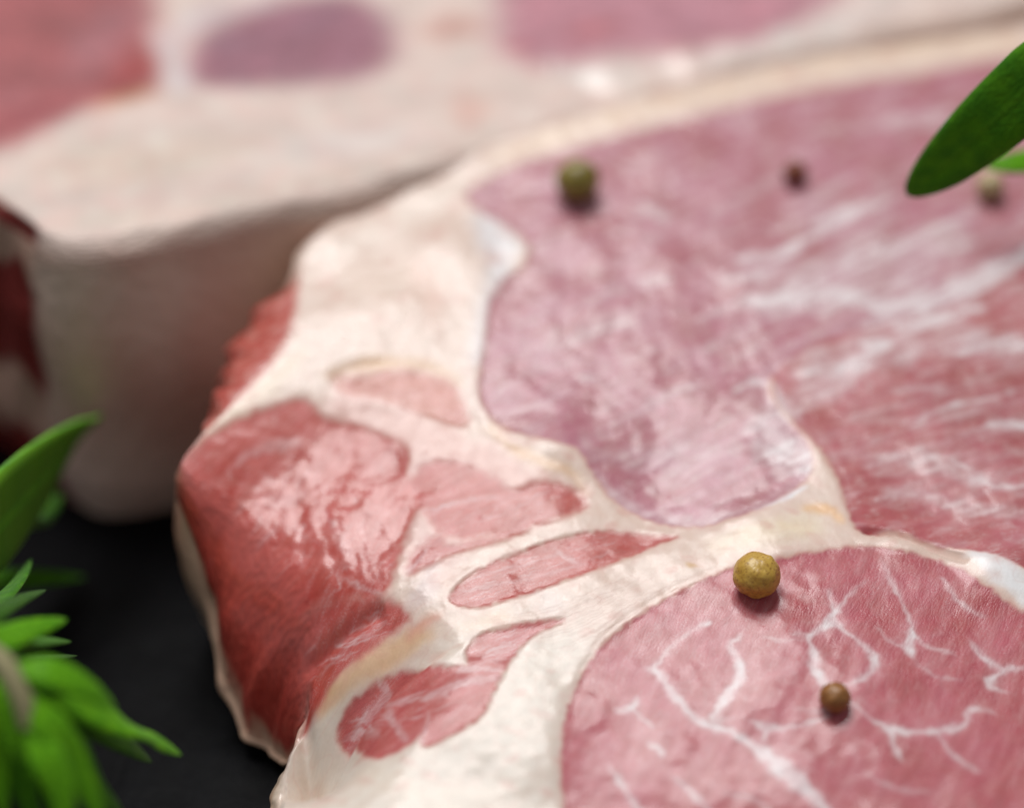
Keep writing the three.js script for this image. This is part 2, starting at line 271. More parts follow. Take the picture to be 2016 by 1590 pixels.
// hazy streaks of fat between the fibres of the upper muscle: [points, strength]
const HAZE = [
  [[[1500, 620, 20], [1640, 560, 110], [1780, 520, 130], [1900, 440, 60]], 0.26], [[[1560, 740, 30], [1700, 690, 110], [1860, 660, 90], [2030, 700, 60]], 0.24], [[[1700, 640, 20], [1820, 600, 70], [1940, 540, 60], [2040, 480, 30]], 0.3], [[[1400, 620, 10], [1520, 570, 50], [1660, 500, 60], [1760, 420, 30]], 0.2], [[[1480, 900, 20], [1560, 900, 90], [1620, 960, 50]], 0.3],
  [[[1450, 512, 14], [1540, 500, 34], [1600, 462, 26], [1660, 424, 30], [1740, 396, 16]], 0.55], [[[1470, 596, 20], [1540, 590, 34], [1640, 580, 36], [1740, 600, 40], [1840, 592, 34], [1910, 562, 34], [1970, 530, 40], [2050, 490, 46]], 0.6], [[[1420, 556, 10], [1490, 540, 24], [1560, 520, 14]], 0.45], [[[1760, 640, 12], [1820, 634, 24], [1880, 616, 26], [1940, 604, 12]], 0.6],
  [[[1690, 682, 12], [1730, 676, 26], [1756, 682, 8]], 0.7], [[[1660, 720, 10], [1700, 720, 22], [1720, 708, 10]], 0.6], [[[1080, 690, 8], [1140, 664, 16], [1236, 632, 10]], 0.4], [[[1270, 806, 5], [1330, 772, 12], [1374, 758, 9]], 0.35], [[[1140, 742, 10], [1160, 744, 26], [1182, 742, 8]], 0.4],
  [[[1250, 566, 8], [1290, 552, 26], [1320, 548, 8]], 0.4], [[[1190, 576, 8], [1216, 572, 18], [1240, 570, 6]], 0.35], [[[1250, 404, 8], [1280, 408, 20], [1310, 430, 22], [1330, 424, 6]], 0.3], [[[1460, 850, 20], [1540, 810, 60], [1640, 744, 70], [1740, 690, 20]], 0.3], [[[1170, 930, 14], [1230, 992, 26], [1320, 1024, 24], [1420, 1020, 22], [1530, 990, 22]], 0.26],
  [[[1360, 640, 6], [1440, 600, 16], [1500, 590, 8]], 0.3], [[[1700, 520, 12], [1760, 480, 50], [1840, 460, 30], [1920, 400, 20]], 0.3], [[[1880, 700, 12], [1960, 670, 34], [2030, 680, 36]], 0.4], [[[1480, 870, 30], [1540, 880, 60], [1590, 920, 40], [1620, 960, 20]], 0.4], [[[1050, 720, 6], [1090, 660, 14], [1120, 620, 6]], 0.25],
  [[[1700, 920, 12], [1780, 900, 40], [1880, 930, 40], [1990, 960, 14]], 0.3], [[[1720, 990, 10], [1800, 970, 26], [1900, 1000, 30], [2016, 1010, 20]], 0.28], [[[1800, 890, 5], [1860, 900, 9], [1940, 890, 5]], 0.3], [[[1560, 260, 10], [1700, 250, 26], [1820, 235, 40], [1900, 220, 14]], 0.25], [[[1330, 700, 6], [1400, 680, 14], [1460, 640, 6]], 0.2],
  [[[1100, 880, 8], [1200, 900, 40], [1340, 900, 60], [1460, 880, 30]], 0.16],
];
const REDS = [[1990, 570, 60, 40, 0.5], [1930, 740, 90, 24, 0.65], [1600, 815, 40, 16, 0.55], [1700, 990, 50, 40, 0.75], [1720, 1040, 40, 16, 0.8], [1850, 1050, 60, 26, 0.4], [1560, 660, 90, 20, 0.25], [1395, 1426, 30, 24, 0.9], [1210, 1250, 50, 40, 0.35], [1560, 1160, 90, 30, 0.3],
  [1850, 1220, 120, 60, 0.2], [1500, 1230, 30, 40, 0.35], [760, 910, 60, 40, 0.5], [740, 1120, 50, 50, 0.55], [600, 1195, 50, 24, 1], [640, 1190, 60, 20, 0.8], [400, 960, 30, 60, 0.3], [900, 825, 24, 16, 0.7], [1240, 1070, 60, 14, 0.5], [600, 1350, 40, 60, 0.3]];
const MARBLE_GLINTS_LEFT = [[[[590, 870, 14], [530, 880, 26], [480, 900, 14], [460, 920, 5]], 0.35], [[[520, 975, 12], [560, 990, 26], [600, 970, 12]], 0.2], [[[500, 1100, 4], [520, 1060, 14], [545, 1040, 6]], 0.3], [[[650, 790, 20], [760, 815, 50], [860, 862, 50], [980, 900, 30]], 0.2], [[[770, 1150, 5], [800, 1130, 14], [840, 1080, 8]], 0.5],  // first three strokes are wet glints painted white, the rest is marbling
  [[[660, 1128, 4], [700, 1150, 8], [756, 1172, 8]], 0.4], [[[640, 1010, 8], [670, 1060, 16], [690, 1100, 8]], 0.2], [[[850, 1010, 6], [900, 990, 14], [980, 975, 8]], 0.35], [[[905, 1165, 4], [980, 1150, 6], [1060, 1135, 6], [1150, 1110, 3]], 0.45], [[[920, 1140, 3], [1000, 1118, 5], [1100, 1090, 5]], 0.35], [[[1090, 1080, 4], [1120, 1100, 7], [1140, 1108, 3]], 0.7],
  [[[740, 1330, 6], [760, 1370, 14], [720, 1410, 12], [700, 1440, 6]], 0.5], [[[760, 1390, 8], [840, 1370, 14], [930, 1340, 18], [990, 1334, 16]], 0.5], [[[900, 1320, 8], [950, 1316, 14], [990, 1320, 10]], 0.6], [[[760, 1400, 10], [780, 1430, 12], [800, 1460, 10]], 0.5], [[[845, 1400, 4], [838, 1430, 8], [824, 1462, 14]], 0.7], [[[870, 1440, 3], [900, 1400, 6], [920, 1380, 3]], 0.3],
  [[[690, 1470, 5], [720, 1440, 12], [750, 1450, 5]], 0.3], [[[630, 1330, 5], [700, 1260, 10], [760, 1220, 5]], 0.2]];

function paintNear() {
  const L = new Layers(near, NEAR_WIN, 2048), n = 2048, half = new Layers(near, NEAR_WIN, 1024), quarter = new Layers(near, NEAR_WIN, 512);
  const SOFT = ['left', 'middle', 'strip', 'small', 'lobe'], xl = L.canvas('#000'), xs = L.canvas('#000');
  Object.entries(LEAN).forEach(([k, p]) => L.poly(SOFT.includes(k) ? xs : xl, p, '#fff'));
  const lean = L.soft(xl, 3), leanS = L.soft(xs, 6); for (let i = 0; i < lean.length; i++) lean[i] = Math.min(1, lean[i] + leanS[i]);
  const xw = half.canvas('#000'); Object.values(LEAN).forEach((p) => half.poly(xw, p, '#fff')); const wide = half.soft(xw, 7);
  const ids = Object.keys(LEAN).map((k) => { const x = half.canvas('#000'); half.poly(x, LEAN[k], '#fff'); return half.read(x); });
  const xv = L.canvas('#000'); VEINS.forEach((v) => L.strand(xv, v.map((p) => [p[0], p[1], p[2] * 0.7]), 'rgba(255,255,255,0.88)'));
  for (let i = 0; i < 90; i++) {                                        // hair-fine side veins of the front muscle
    const x = 1180 + 860 * rand(), y = 1150 + 440 * rand(), a = rand() * 6.3, l = 10 + 26 * rand(), k = (rand() - 0.5) * 1.2, w = 1.2 + 3.4 * rand() * rand();
    L.strand(xv, [[x, y, w], [x + l * Math.cos(a), y + 0.7 * l * Math.sin(a), w * 0.9], [x + l * (Math.cos(a) + Math.cos(a + k)), y + 0.7 * l * (Math.sin(a) + Math.sin(a + k)), 0.5]], `rgba(255,255,255,${0.12 + 0.4 * rand()})`);
  } 
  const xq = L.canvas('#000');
  for (let i = 0; i < 90; i++) {  // white fibre curls on the red muscle, partly painted glints
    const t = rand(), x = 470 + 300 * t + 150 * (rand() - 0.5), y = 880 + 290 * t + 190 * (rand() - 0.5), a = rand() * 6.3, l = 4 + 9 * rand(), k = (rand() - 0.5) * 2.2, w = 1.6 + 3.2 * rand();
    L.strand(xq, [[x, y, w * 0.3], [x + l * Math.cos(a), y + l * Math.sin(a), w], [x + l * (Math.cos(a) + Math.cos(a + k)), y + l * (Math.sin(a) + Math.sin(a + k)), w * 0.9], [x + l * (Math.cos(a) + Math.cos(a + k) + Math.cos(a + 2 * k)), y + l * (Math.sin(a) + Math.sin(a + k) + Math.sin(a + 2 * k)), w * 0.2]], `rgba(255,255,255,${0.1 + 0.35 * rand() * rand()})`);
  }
  for (let i = 0; i < 260; i++) {                                       // and along the narrow pink muscles
    const [x0, y0, dx, dy] = [[900, 1175, 300, -110], [690, 1440, 240, -90], [830, 1010, 290, -20], [940, 1300, 120, -60], [640, 1300, 120, -80]][i % 5], t = rand(), x = x0 + dx * t + 20 * (rand() - 0.5), y = y0 + dy * t + 50 * (rand() - 0.5), l = 8 + 18 * rand(), w = 1.2 + 2 * rand(), j = () => (rand() - 0.5) * 5;
    L.strand(xq, [[x - l, y + l * 0.35 + j(), w * 0.3], [x, y + j(), w], [x + l, y - l * 0.35 + j(), w * 0.3]], `rgba(255,255,255,${0.1 + 0.35 * rand()})`);
  }
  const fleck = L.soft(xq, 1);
  const vein = L.soft(xv, 3), halo = L.soft(xv, 11);
  const xh = half.canvas('#000'); HAZE.forEach(([v, a]) => half.strand(xh, v, `rgba(255,255,255,${a})`)); 
  for (let i = 0; i < 150; i++) {                                       // many faint strands along the fibres, denser towards the right
    const x = 980 + 1150 * Math.sqrt(rand()), y = 300 + rand() * 700, l = 30 + 90 * rand(), w = 3 + 8 * rand(), k = x > 1560 && y > 700 ? -0.22 : -0.46, j = () => (rand() - 0.5) * 14;
    half.strand(xh, [[x - l, y - l * k + j(), w * 0.2], [x - l * 0.3, y - l * 0.3 * k + j(), w], [x + l * 0.3, y + l * 0.3 * k + j(), w * 0.8], [x + l, y + l * k + j(), w * 0.2]], `rgba(255,255,255,${(0.08 + 0.3 * rand() * rand()) * (x > 1350 ? 1.2 : 0.7)})`);
  }
  const haze1 = half.soft(xh, 3);
  const xm = half.canvas('#000'); MARBLE_GLINTS_LEFT.forEach(([v, a]) => half.strand(xm, v, `rgba(255,255,255,${a})`)); const haze2 = half.soft(xm, 1);
  const xr = quarter.canvas('#000'); REDS.forEach(([x, y, a, b, s]) => quarter.blob(xr, x, y, a, b, `rgba(255,255,255,${s})`, 0.9)); const red = quarter.soft(xr, 1);
  const xt = half.canvas('rgb(235,211,197)');                           // the tints of the fat, plus one strip of painted gloss
  const T = (pts, c, blur = 0.6) => half.strand(xt, pts, c, blur);
  half.poly(xt, [[590, 1400], [800, 1300], [1050, 1240], [1150, 1240], [1120, 1600], [1000, 1700], [520, 1700], [540, 1500]], 'rgb(234,221,208)', 1.2);
  T([[640, 560, 60], [740, 560, 200], [860, 520, 60]], 'rgba(236,212,196,0.7)', 1.2); T([[820, 520, 20], [850, 580, 30], [850, 650, 20]], 'rgba(222,170,150,0.6)', 0.9); T([[640, 742, 10], [720, 722, 22], [850, 726, 20], [905, 760, 14]], 'rgba(226,180,136,0.9)', 0.5);
  T([[640, 800, 40], [760, 830, 90], [880, 890, 130], [1000, 940, 90], [1100, 960, 30]], 'rgba(220,170,160,0.8)', 0.8); T([[820, 900, 60], [800, 1000, 120], [850, 1080, 110], [900, 1120, 30]], 'rgba(216,168,162,0.6)', 1); T([[960, 835, 8], [1010, 884, 16], [1070, 912, 16], [1130, 936, 14], [1156, 980, 8]], 'rgba(232,190,150,0.8)', 0.35); T([[950, 700, 20], [930, 770, 30], [960, 840, 16]], 'rgba(230,206,196,0.7)', 0.5);
  T([[622, 1400, 20], [660, 1360, 44], [740, 1302, 46], [810, 1266, 30], [860, 1246, 10]], 'rgba(230,190,152,0.95)', 0.45); T([[800, 1262, 8], [840, 1225, 18], [870, 1212, 10]], 'rgba(226,150,124,0.85)', 0.4); T([[900, 1240, 10], [1000, 1216, 20], [1060, 1206, 8]], 'rgba(235,205,170,0.6)', 0.5);
  T([[1580, 1002, 10], [1632, 1006, 24], [1660, 1032, 12]], 'rgba(240,190,136,0.95)', 0.3); T([[1530, 1034, 10], [1560, 1040, 14], [1600, 1046, 8]], 'rgba(242,206,166,0.8)', 0.3); T([[1350, 1112, 5], [1362, 1114, 12], [1372, 1118, 4]], 'rgba(214,170,110,0.8)', 0.15); T([[1400, 1080, 30], [1500, 1050, 60], [1620, 1030, 40]], 'rgba(244,226,200,0.8)', 0.7);
  T([[1000, 1140, 30], [1100, 1190, 40], [1000, 1210, 24]], 'rgba(236,220,214,0.7)', 0.5); T([[1480, 1004, 8], [1540, 984, 18], [1590, 958, 10]], 'rgba(248,248,250,1)', 0.12); T([[1905, 1085, 20], [1960, 1110, 60], [2040, 1180, 70]], 'rgba(246,244,244,1)', 0.3);  // the thin white strip is a membrane flap, its highlight painted in
  T([[960, 340, 20], [840, 400, 60], [700, 480, 40], [610, 500, 20]], 'rgba(242,226,212,0.8)', 1); T([[940, 420, 30], [980, 470, 70], [985, 520, 50], [950, 640, 30], [940, 720, 20]], 'rgba(226,222,224,0.9)', 0.7);
  T([[2016, 80, 30], [1700, 118, 30], [1400, 186, 30], [1100, 268, 30], [960, 320, 20]], 'rgba(244,216,188,0.9)', 0.6);
  T([[850, 1100, 14], [840, 1160, 40], [800, 1200, 30]], 'rgba(228,206,202,0.8)', 0.5); T([[700, 1530, 30], [850, 1570, 60], [1000, 1560, 30]], 'rgba(240,224,206,0.5)', 0.9); T([[360, 910, 10], [430, 838, 24], [540, 750, 40], [600, 690, 30]], 'rgba(238,216,192,0.8)', 0.5);
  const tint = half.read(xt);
  const xg = L.canvas('#000');                                          // fine sinews in the fat where the seams meet, and a painted crease
  for (let i = 0; i < 16; i++) { const o = i * 5.2, j = rand() * 14; L.strand(xg, [[960 + o * 1.6, 1222 + o * 0.75, 1], [1080 + o, 1200 + o * 0.72 + j * 0.3, 2.6], [1180 + o * 0.8, 1160 + o * 0.68, 3], [1290 + o * 0.4, 1118 + o * 0.5, 1]], `rgba(255,255,255,${0.4 + 0.6 * rand()})`); }
  for (let i = 0; i < 12; i++) { const x = 1040 + i * 6; L.strand(xg, [[x + 70, 1270, 1.5], [x + 12, 1380, 3], [x, 1480, 3], [x + 6, 1600, 1.5]], `rgba(255,255,255,${0.1 + 0.25 * rand()})`); }
  L.strand(xg, [[1104, 1276, 1], [1180, 1240, 4], [1240, 1196, 4], [1350, 1136, 2]], 'rgba(255,255,255,0.8)');  // dark line of a crease, its shade painted into the fat
  const sinewCrease = L.soft(xg, 1);

  const col = new Uint8Array(n * n * 4), bump = new Uint8Array(n * n * 4), id = new Uint8Array(n * n), rough = new Uint8Array(n * n * 4);
  const ANGLE = { upper: 0.5, right: 0.32, front: 1.1, left: 1.0, lobe: 1.0, small: 0.2, middle: 0.5, strip: 0.5, long: 0.45, round: 0.5 }, angles = Object.keys(LEAN).map((k) => ANGLE[k]);
  const BASE = { upper: [182, 112, 124], right: [186, 104, 108], front: [186, 92, 100], left: [194, 82, 72], lobe: [194, 88, 80], small: [200, 116, 98], middle: [192, 92, 84], strip: [190, 86, 80], long: [192, 92, 84], round: [190, 92, 88] }, bases = Object.keys(LEAN).map((k) => lin(...BASE[k]));
  const deep = lin(166, 34, 24), white = lin(236, 224, 226), blush = lin(212, 152, 138), stain = lin(206, 128, 122), sinewCreaseCol = lin(170, 128, 112), c = [0, 0, 0], fatc = [0, 0, 0], f8 = new Float32Array(256); for (let i = 0; i < 256; i++) f8[i] = lin(i, 0, 0)[0];
  const mm = (NEAR_WIN.x1 - NEAR_WIN.x0) / n;
  for (let y = 0, k = 0; y < n; y++) for (let x = 0; x < n; x++, k++) {
    const X = x * mm, D = y * mm;
    const wx = 0.16 * n2(X * 0.7, D * 0.7) + 0.012 * n2(X * 2.6, D * 2.6 + 7), wy = 0.16 * n2b(X * 0.7, D * 0.7) + 0.012 * n2b(X * 2.6, D * 2.6);
    const sx = clamp(Math.round(x + wx / mm), 0, n - 1), sy = clamp(Math.round(y + wy / mm), 0, n - 1), s = sy * n + sx, s2 = (sy >> 1) * 1024 + (sx >> 1), q = k * 4;
    let which = 255; for (let i = 0; i < ids.length; i++) if (ids[i][s2 * 4] > 127) { which = i; break; }
    id[k] = which;
    const r = which === 255 ? 3 : which, a = angles[r], ca = Math.cos(a), sa = Math.sin(a), U = X * ca + D * sa, V = -X * sa + D * ca, lw = lean[s], speck = n2b(X * 7, D * 7);
    let leanB = 0, leanR = 0, fatB = 0, fatR = 0;
    if (lw > 0.01) {                                                    // lean: grain of fibres along the muscle, bundles, fine crinkle
      const bundle = n2(U * 0.16, V * 0.75), fibre = n2(U * 0.8 + 0.3 * bundle, V * 3.6), fine = n2b(U * 3.0, V * 8.5), crinkle = ridged(X * 1.9 + 0.4 * fibre, D * 2.6), patch = n2(X * 0.11 + 30, D * 0.11), mid = n2(X * 0.4, D * 0.4 + 11);
      const up = which === 0 || which === 1;
      c[0] = bases[r][0]; c[1] = bases[r][1]; c[2] = bases[r][2];
      const rx = sx / 4 - 0.5, ry = sy / 4 - 0.5, ix = clamp(Math.floor(rx), 0, 510), iy = clamp(Math.floor(ry), 0, 510), fx = clamp(rx - ix), fy = clamp(ry - iy), o = iy * 512 + ix;
      const rd = clamp(mix(mix(red[o], red[o + 1], fx), mix(red[o + 512], red[o + 513], fx), fy) + 0.12 * mid); mix3(c, deep, rd * 0.66);
      const tex = up ? 0.6 : 1, v = 1 + 0.08 * patch + 0.07 * bundle + tex * (0.06 * fibre + 0.04 * fine + 0.03 * speck);
      c[0] *= v; c[1] *= v * (1 + 0.08 * patch + 0.06 * mid); c[2] *= v * (1 + 0.14 * patch);
      // threads of connective tissue
      const thread = Math.pow(ridged(U * 0.30 + 0.5 * fibre, V * 1.3), 6) * smooth(-0.15, 0.5, mid + 0.5 * patch), hair = Math.pow(ridged(U * 1.1 + 0.9 * crinkle, V * 3.2), 9) * smooth(-0.1, 0.5, bundle);
      const streak = n2b(U * 0.10 + 0.2 * mid, V * 0.42), veil = smooth(0.0, 0.9, streak + 0.35 * bundle);
      mix3(c, white, clamp(thread * (up ? 0.40 : 0.10) + hair * (up ? 0.10 : 0.34) + veil * (up ? 0.17 : which === 2 ? 0.06 : 0.03)));
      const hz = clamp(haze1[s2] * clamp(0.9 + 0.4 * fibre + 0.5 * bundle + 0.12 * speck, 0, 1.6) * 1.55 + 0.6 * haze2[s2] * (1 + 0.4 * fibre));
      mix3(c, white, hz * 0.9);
      mix3(c, white, clamp(halo[s] * 0.4 * (0.7 + 0.5 * fibre)));
      mix3(c, white, clamp(vein[s] * (0.80 + 0.3 * mid + 0.1 * fibre)));
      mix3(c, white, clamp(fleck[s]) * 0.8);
      leanB = 0.5 + 0.12 * fibre + 0.10 * fine + 0.10 * (crinkle - 0.6) + 0.08 * speck + 0.10 * hair + 0.08 * vein[s] + 0.05 * hz;
      leanR = 0.40 + 0.09 * mid + 0.10 * patch + 0.06 * fibre + 0.06 * speck;
    }
    if (lw < 0.99) {
      const lump = n2(X * 0.5 + 50, D * 0.5), fz = n2b(X * 2.2, D * 2.2), fl = n2(U * 0.5, V * 3), t = s2 * 4, fv = 0.965 + 0.025 * lump + 0.02 * fz + 0.015 * fl;
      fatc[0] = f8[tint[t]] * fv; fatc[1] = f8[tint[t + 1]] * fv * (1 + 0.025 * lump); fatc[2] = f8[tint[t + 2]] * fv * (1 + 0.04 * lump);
      mix3(fatc, blush, clamp(smooth(0.35, 0.9, n2(X * 0.22 + 80, D * 0.3)) * 0.35 + Math.pow(ridged(X * 0.25, D * 0.35 + 20), 12) * 0.15));
      mix3(fatc, stain, clamp(wide[s2] * 0.55 * (0.7 + 0.5 * lump)));
      mix3(fatc, sinewCreaseCol, sinewCrease[s] * 0.5);
      mix3(c, fatc, 1 - lw);
      fatB = 0.6 + 0.04 * lump + 0.03 * fz + 0.03 * fl + 0.01 * speck - 0.3 * sinewCrease[s];
      fatR = 0.44 + 0.10 * lump + 0.05 * fz;
    }
    col[q] = toS(c[0]); col[q + 1] = toS(c[1]); col[q + 2] = toS(c[2]); col[q + 3] = 255;
    bump[q] = bump[q + 1] = bump[q + 2] = clamp(mix(fatB, leanB, lw)) * 255; bump[q + 3] = 255;
    rough[q] = rough[q + 1] = rough[q + 2] = clamp(mix(fatR, leanR, lw), 0.18, 0.9) * 255; rough[q + 3] = 255;
  }
  const soft = L.soft(xl, 5), softS = L.soft(xs, 7), tall = L.soft(xv, 4);
  const lift = (X, D) => {                                              // fat stands a little proud of the lean, with a shallow crease where they meet
    const x = Math.round((X - NEAR_WIN.x0) / mm), y = Math.round((D - NEAR_WIN.d0) / mm); if (x < 0 || y < 0 || x >= n || y >= n) return 0;
    const i = y * n + x, l = Math.min(1, soft[i] + softS[i] * 0.8);
    return 0.16 * (1 - l) - 0.028 * (4 * l * (1 - l)) ** 2 * (0.6 + 0.8 * n2(X * 0.3, D * 0.3)) + -0.02 * tall[i] * l;
  };
  return { col, bump, id, n, rough, lift };
}
const np = paintNear();
const nearMap = dataTexture(np.col, np.n, np.n, true), nearBump = dataTexture(np.bump, np.n, np.n, false), nearRough = dataTexture(np.rough, np.n, np.n, false);
const meat = new THREE.MeshPhysicalMaterial({ map: nearMap, bumpMap: nearBump, bumpScale: 0.00008, roughness: 1, roughnessMap: nearRough, clearcoat: 0.4, clearcoatRoughness: 0.36, clearcoatRoughnessMap: nearRough, ior: 1.42 });
meat.name = 'raw_meat';
const wetMeat = meat.clone(); wetMeat.name = 'wet_raw_meat'; wetMeat.clearcoatRoughnessMap = null; wetMeat.clearcoat = 0.6; wetMeat.clearcoatRoughness = 0.17;
const fatSkin = meat.clone(); fatSkin.name = 'raw_fat'; fatSkin.clearcoat = 0.5; fatSkin.clearcoatRoughness = 0.42;

// the rounded edge and the side of the near slice
const nearRing = outlineRing(near, NEAR_OUT, 0.25);
const lumpsAt = (r) => smooth(12.6, 13.6, r.i) * (1 - smooth(18, 19.4, r.i)), slopeAt = (r) => smooth(19.6, 20.4, r.i) * (1 - smooth(25.4, 26.4, r.i));
const nearBulge = (r, s, y, top) => {
  const fall = smooth(0.02, 0.22, s), l = lumpsAt(r), sl = slopeAt(r);
  return fall * (l * (1.1 * n2(r.run * 0.22, y * 0.16) + 0.12 * n2(r.run * 0.6, y * 0.5)) + sl * (0.3 * n2(r.run * 0.12, y * 0.1) + 0.7 * smooth(0.42, 0.62, s) * (1 - smooth(0.7, 1, s))) + (1 - l) * (1 - sl) * (0.5 * n2(r.run * 0.12, y * 0.15) + 0.15 * n2(r.run * 0.5, y * 0.5)));
};
function paintSide(ring, ground, win, top, paint) {
  const W = 2048, H = 256, col = new Uint8Array(W * H * 4), bump = new Uint8Array(W * H * 4), f8 = new Float32Array(256);
  for (let i = 0; i < 256; i++) f8[i] = lin(i, 0, 0)[0];
  let j = 0;
  const edges = Array.from({ length: W }, (_, x) => { const r = ring[Math.min(ring.length - 1, Math.floor((x + 0.5) / W * ring.length))], k = (clamp(Math.round((r.D - win.d0) / (win.d1 - win.d0) * top.n), 0, top.n - 1) * top.n + clamp(Math.round((r.X - win.x0) / (win.x1 - win.x0) * top.n), 0, top.n - 1)) * 4; return [f8[top.col[k]], f8[top.col[k + 1]], f8[top.col[k + 2]]]; });
  for (let x = 0; x < W; x++) {
    j = Math.min(ring.length - 1, Math.floor((x + 0.5) / W * ring.length));
    const r = ring[j], run = r.run + ((x + 0.5) / W * ring.length - j) * 0.25, tx = clamp(Math.round((r.X - win.x0) / (win.x1 - win.x0) * top.n), 0, top.n - 1), ty = clamp(Math.round((r.D - win.d0) / (win.d1 - win.d0) * top.n), 0, top.n - 1), k = (ty * top.n + tx) * 4;
    const edge = [f8[top.col[k]], f8[top.col[k + 1]], f8[top.col[k + 2]]], hgt = ground.height(r.X, r.D), mean = [0, 0, 0];
    for (let o = -36; o <= 36; o += 3) { const e = edges[clamp(x + o, 0, W - 1)]; for (let i = 0; i < 3; i++) mean[i] += e[i] / 25; }
    for (let y = 0; y < H; y++) {
      const s = (y + 0.5) / H, c = [0, 1, 2].map((i) => mix(edge[i], mean[i], smooth(0, 0.1, s))), q = (y * W + x) * 4, b = paint(c, r, s, run, s * hgt);
      col[q] = toS(c[0]); col[q + 1] = toS(c[1]); col[q + 2] = toS(c[2]); col[q + 3] = 255; bump[q] = bump[q + 1] = bump[q + 2] = clamp(b) * 255; bump[q + 3] = 255;
    }
  }
  return [dataTexture(col, W, H, true), dataTexture(bump, W, H, false)];
}
const [nsMap, nsBump] = paintSide(nearRing, near, NEAR_WIN, np, (c, r, s, run, dn) => {
  const l = lumpsAt(r), sl = slopeAt(r), a = n2(run * 0.35, dn * 0.35), b = n2(run * 1.2, dn * 1.2), st = n2(run * 0.4 + 5, dn * 0.12);
  const fat = lin(226, 204, 180), redm = lin(194, 92, 80), dark = lin(158, 30, 24), rim = lin(220, 182, 156);
  const into = smooth(0.02, 0.3, s);
  const f = fat.slice(); mix3(f, lin(206, 160, 128), clamp(0.35 + 0.4 * a)); mix3(c, f, into * (1 - l) * (1 - sl));
  const m = redm.slice(); mix3(m, lin(222, 172, 160), clamp(smooth(0.1, 0.9, a) * 0.5)); mix3(m, dark, clamp(smooth(0.2, 0.8, -a) * 0.35)); mix3(c, m, l * smooth(0.005 + 0.01 * b, 0.05 + 0.01 * b, s));
  const st2 = n2(run * 1.1 + 3, dn * 0.3 + 0.4 * a), w = lin(194, 76, 64); mix3(w, dark, clamp(0.12 + 0.3 * st)); mix3(w, lin(212, 120, 100), smooth(0.3, 0.9, st2 + 0.4 * b) * 0.14); mix3(c, w, sl * smooth(0.02, 0.30, s + 0.04 * b)); mix3(c, rim, sl * smooth(0.37 + 0.03 * a, 0.46 + 0.03 * a, s));
  const v = 1 + 0.06 * b; c[0] *= v; c[1] *= v; c[2] *= v;
  return 0.5 + 0.25 * a + 0.15 * b;
});
const sideMat = new THREE.MeshPhysicalMaterial({ map: nsMap, bumpMap: nsBump, bumpScale: 0.00025, roughness: 0.42, clearcoat: 0.7, clearcoatRoughness: 0.14, ior: 1.42 });
{
  const chop = new THREE.Group(); chop.name = 'pork_slice';
  tag(chop, 'nearest raw pork slice in sharp focus with two peppercorns beside branching white veins', 'raw meat');
  const centre = near.at(1300, 900), m = sliceGeometry(near, nearRing, centre, 320, NEAR_WIN, nearBulge, np.lift);
  const names = Object.keys(LEAN), bins = names.map(() => []), cap = [], seam = [], lobe = [];
  for (let t = 0; t < m.nTop; t += 6) {
    let X = 0, D = 0; for (let i = 0; i < 6; i++) { const v = m.all[t + i]; X += m.pos[v * 3] / 6 * 1000; D -= m.pos[v * 3 + 2] / 6 * 1000; }
    const x = Math.round((X - NEAR_WIN.x0) / (NEAR_WIN.x1 - NEAR_WIN.x0) * np.n), y = Math.round((D - NEAR_WIN.d0) / (NEAR_WIN.d1 - NEAR_WIN.d0) * np.n);
    let which = x < 0 || y < 0 || x >= np.n || y >= np.n ? (X > 10 ? 2 : 255) : np.id[y * np.n + x];
    let to = which < 255 ? bins[which] : null;
    if (!to) { const s = toLine(SEAM, X, D); to = X < -8 && (s[0] * s[1] < 0 && D < 182) ? lobe : D > 199 ? cap : seam; }
    for (let i = 0; i < 6; i++) to.push(m.all[t + i]);
  }
  names.forEach((k, i) => { if (bins[i].length) piece(m, 'muscle', bins[i], k === 'left' || k === 'lobe' ? wetMeat : meat, chop).userData.label = LEAN_LABEL[k]; });
  piece(m, 'fat_cap', cap, fatSkin, chop).userData.label = 'cream fat along the far rim and the upper corner';
  piece(m, 'fat_seam', seam, fatSkin, chop).userData.label = 'pale branching fat between the muscles';
  piece(m, 'front_fat', lobe, fatSkin, chop).userData.label = 'thick smooth white fat at the front corner';
  // the side in three pieces: rim fat, red side, red slope
  const rimT = [], redT = [], slopeT = [];
  for (let t = m.nTop; t < m.all.length; t += 6) { const r = m.ring[(m.all[t] % m.cols) % m.ring.length], to = lumpsAt(r) > 0.5 ? redT : slopeAt(r) > 0.5 ? slopeT : rimT; for (let i = 0; i < 6; i++) to.push(m.all[t + i]); }
  piece(m, 'rind_edge', rimT, sideMat, chop, true);
  piece(m, 'side_muscle', redT, sideMat, chop, true).userData.label = 'lumpy red meat bulging from the left side';
  piece(m, 'side_muscle', slopeT, sideMat, chop, true).userData.label = 'dark red cut side with a pale lower rim';
  scene.add(shadows(chop));
}

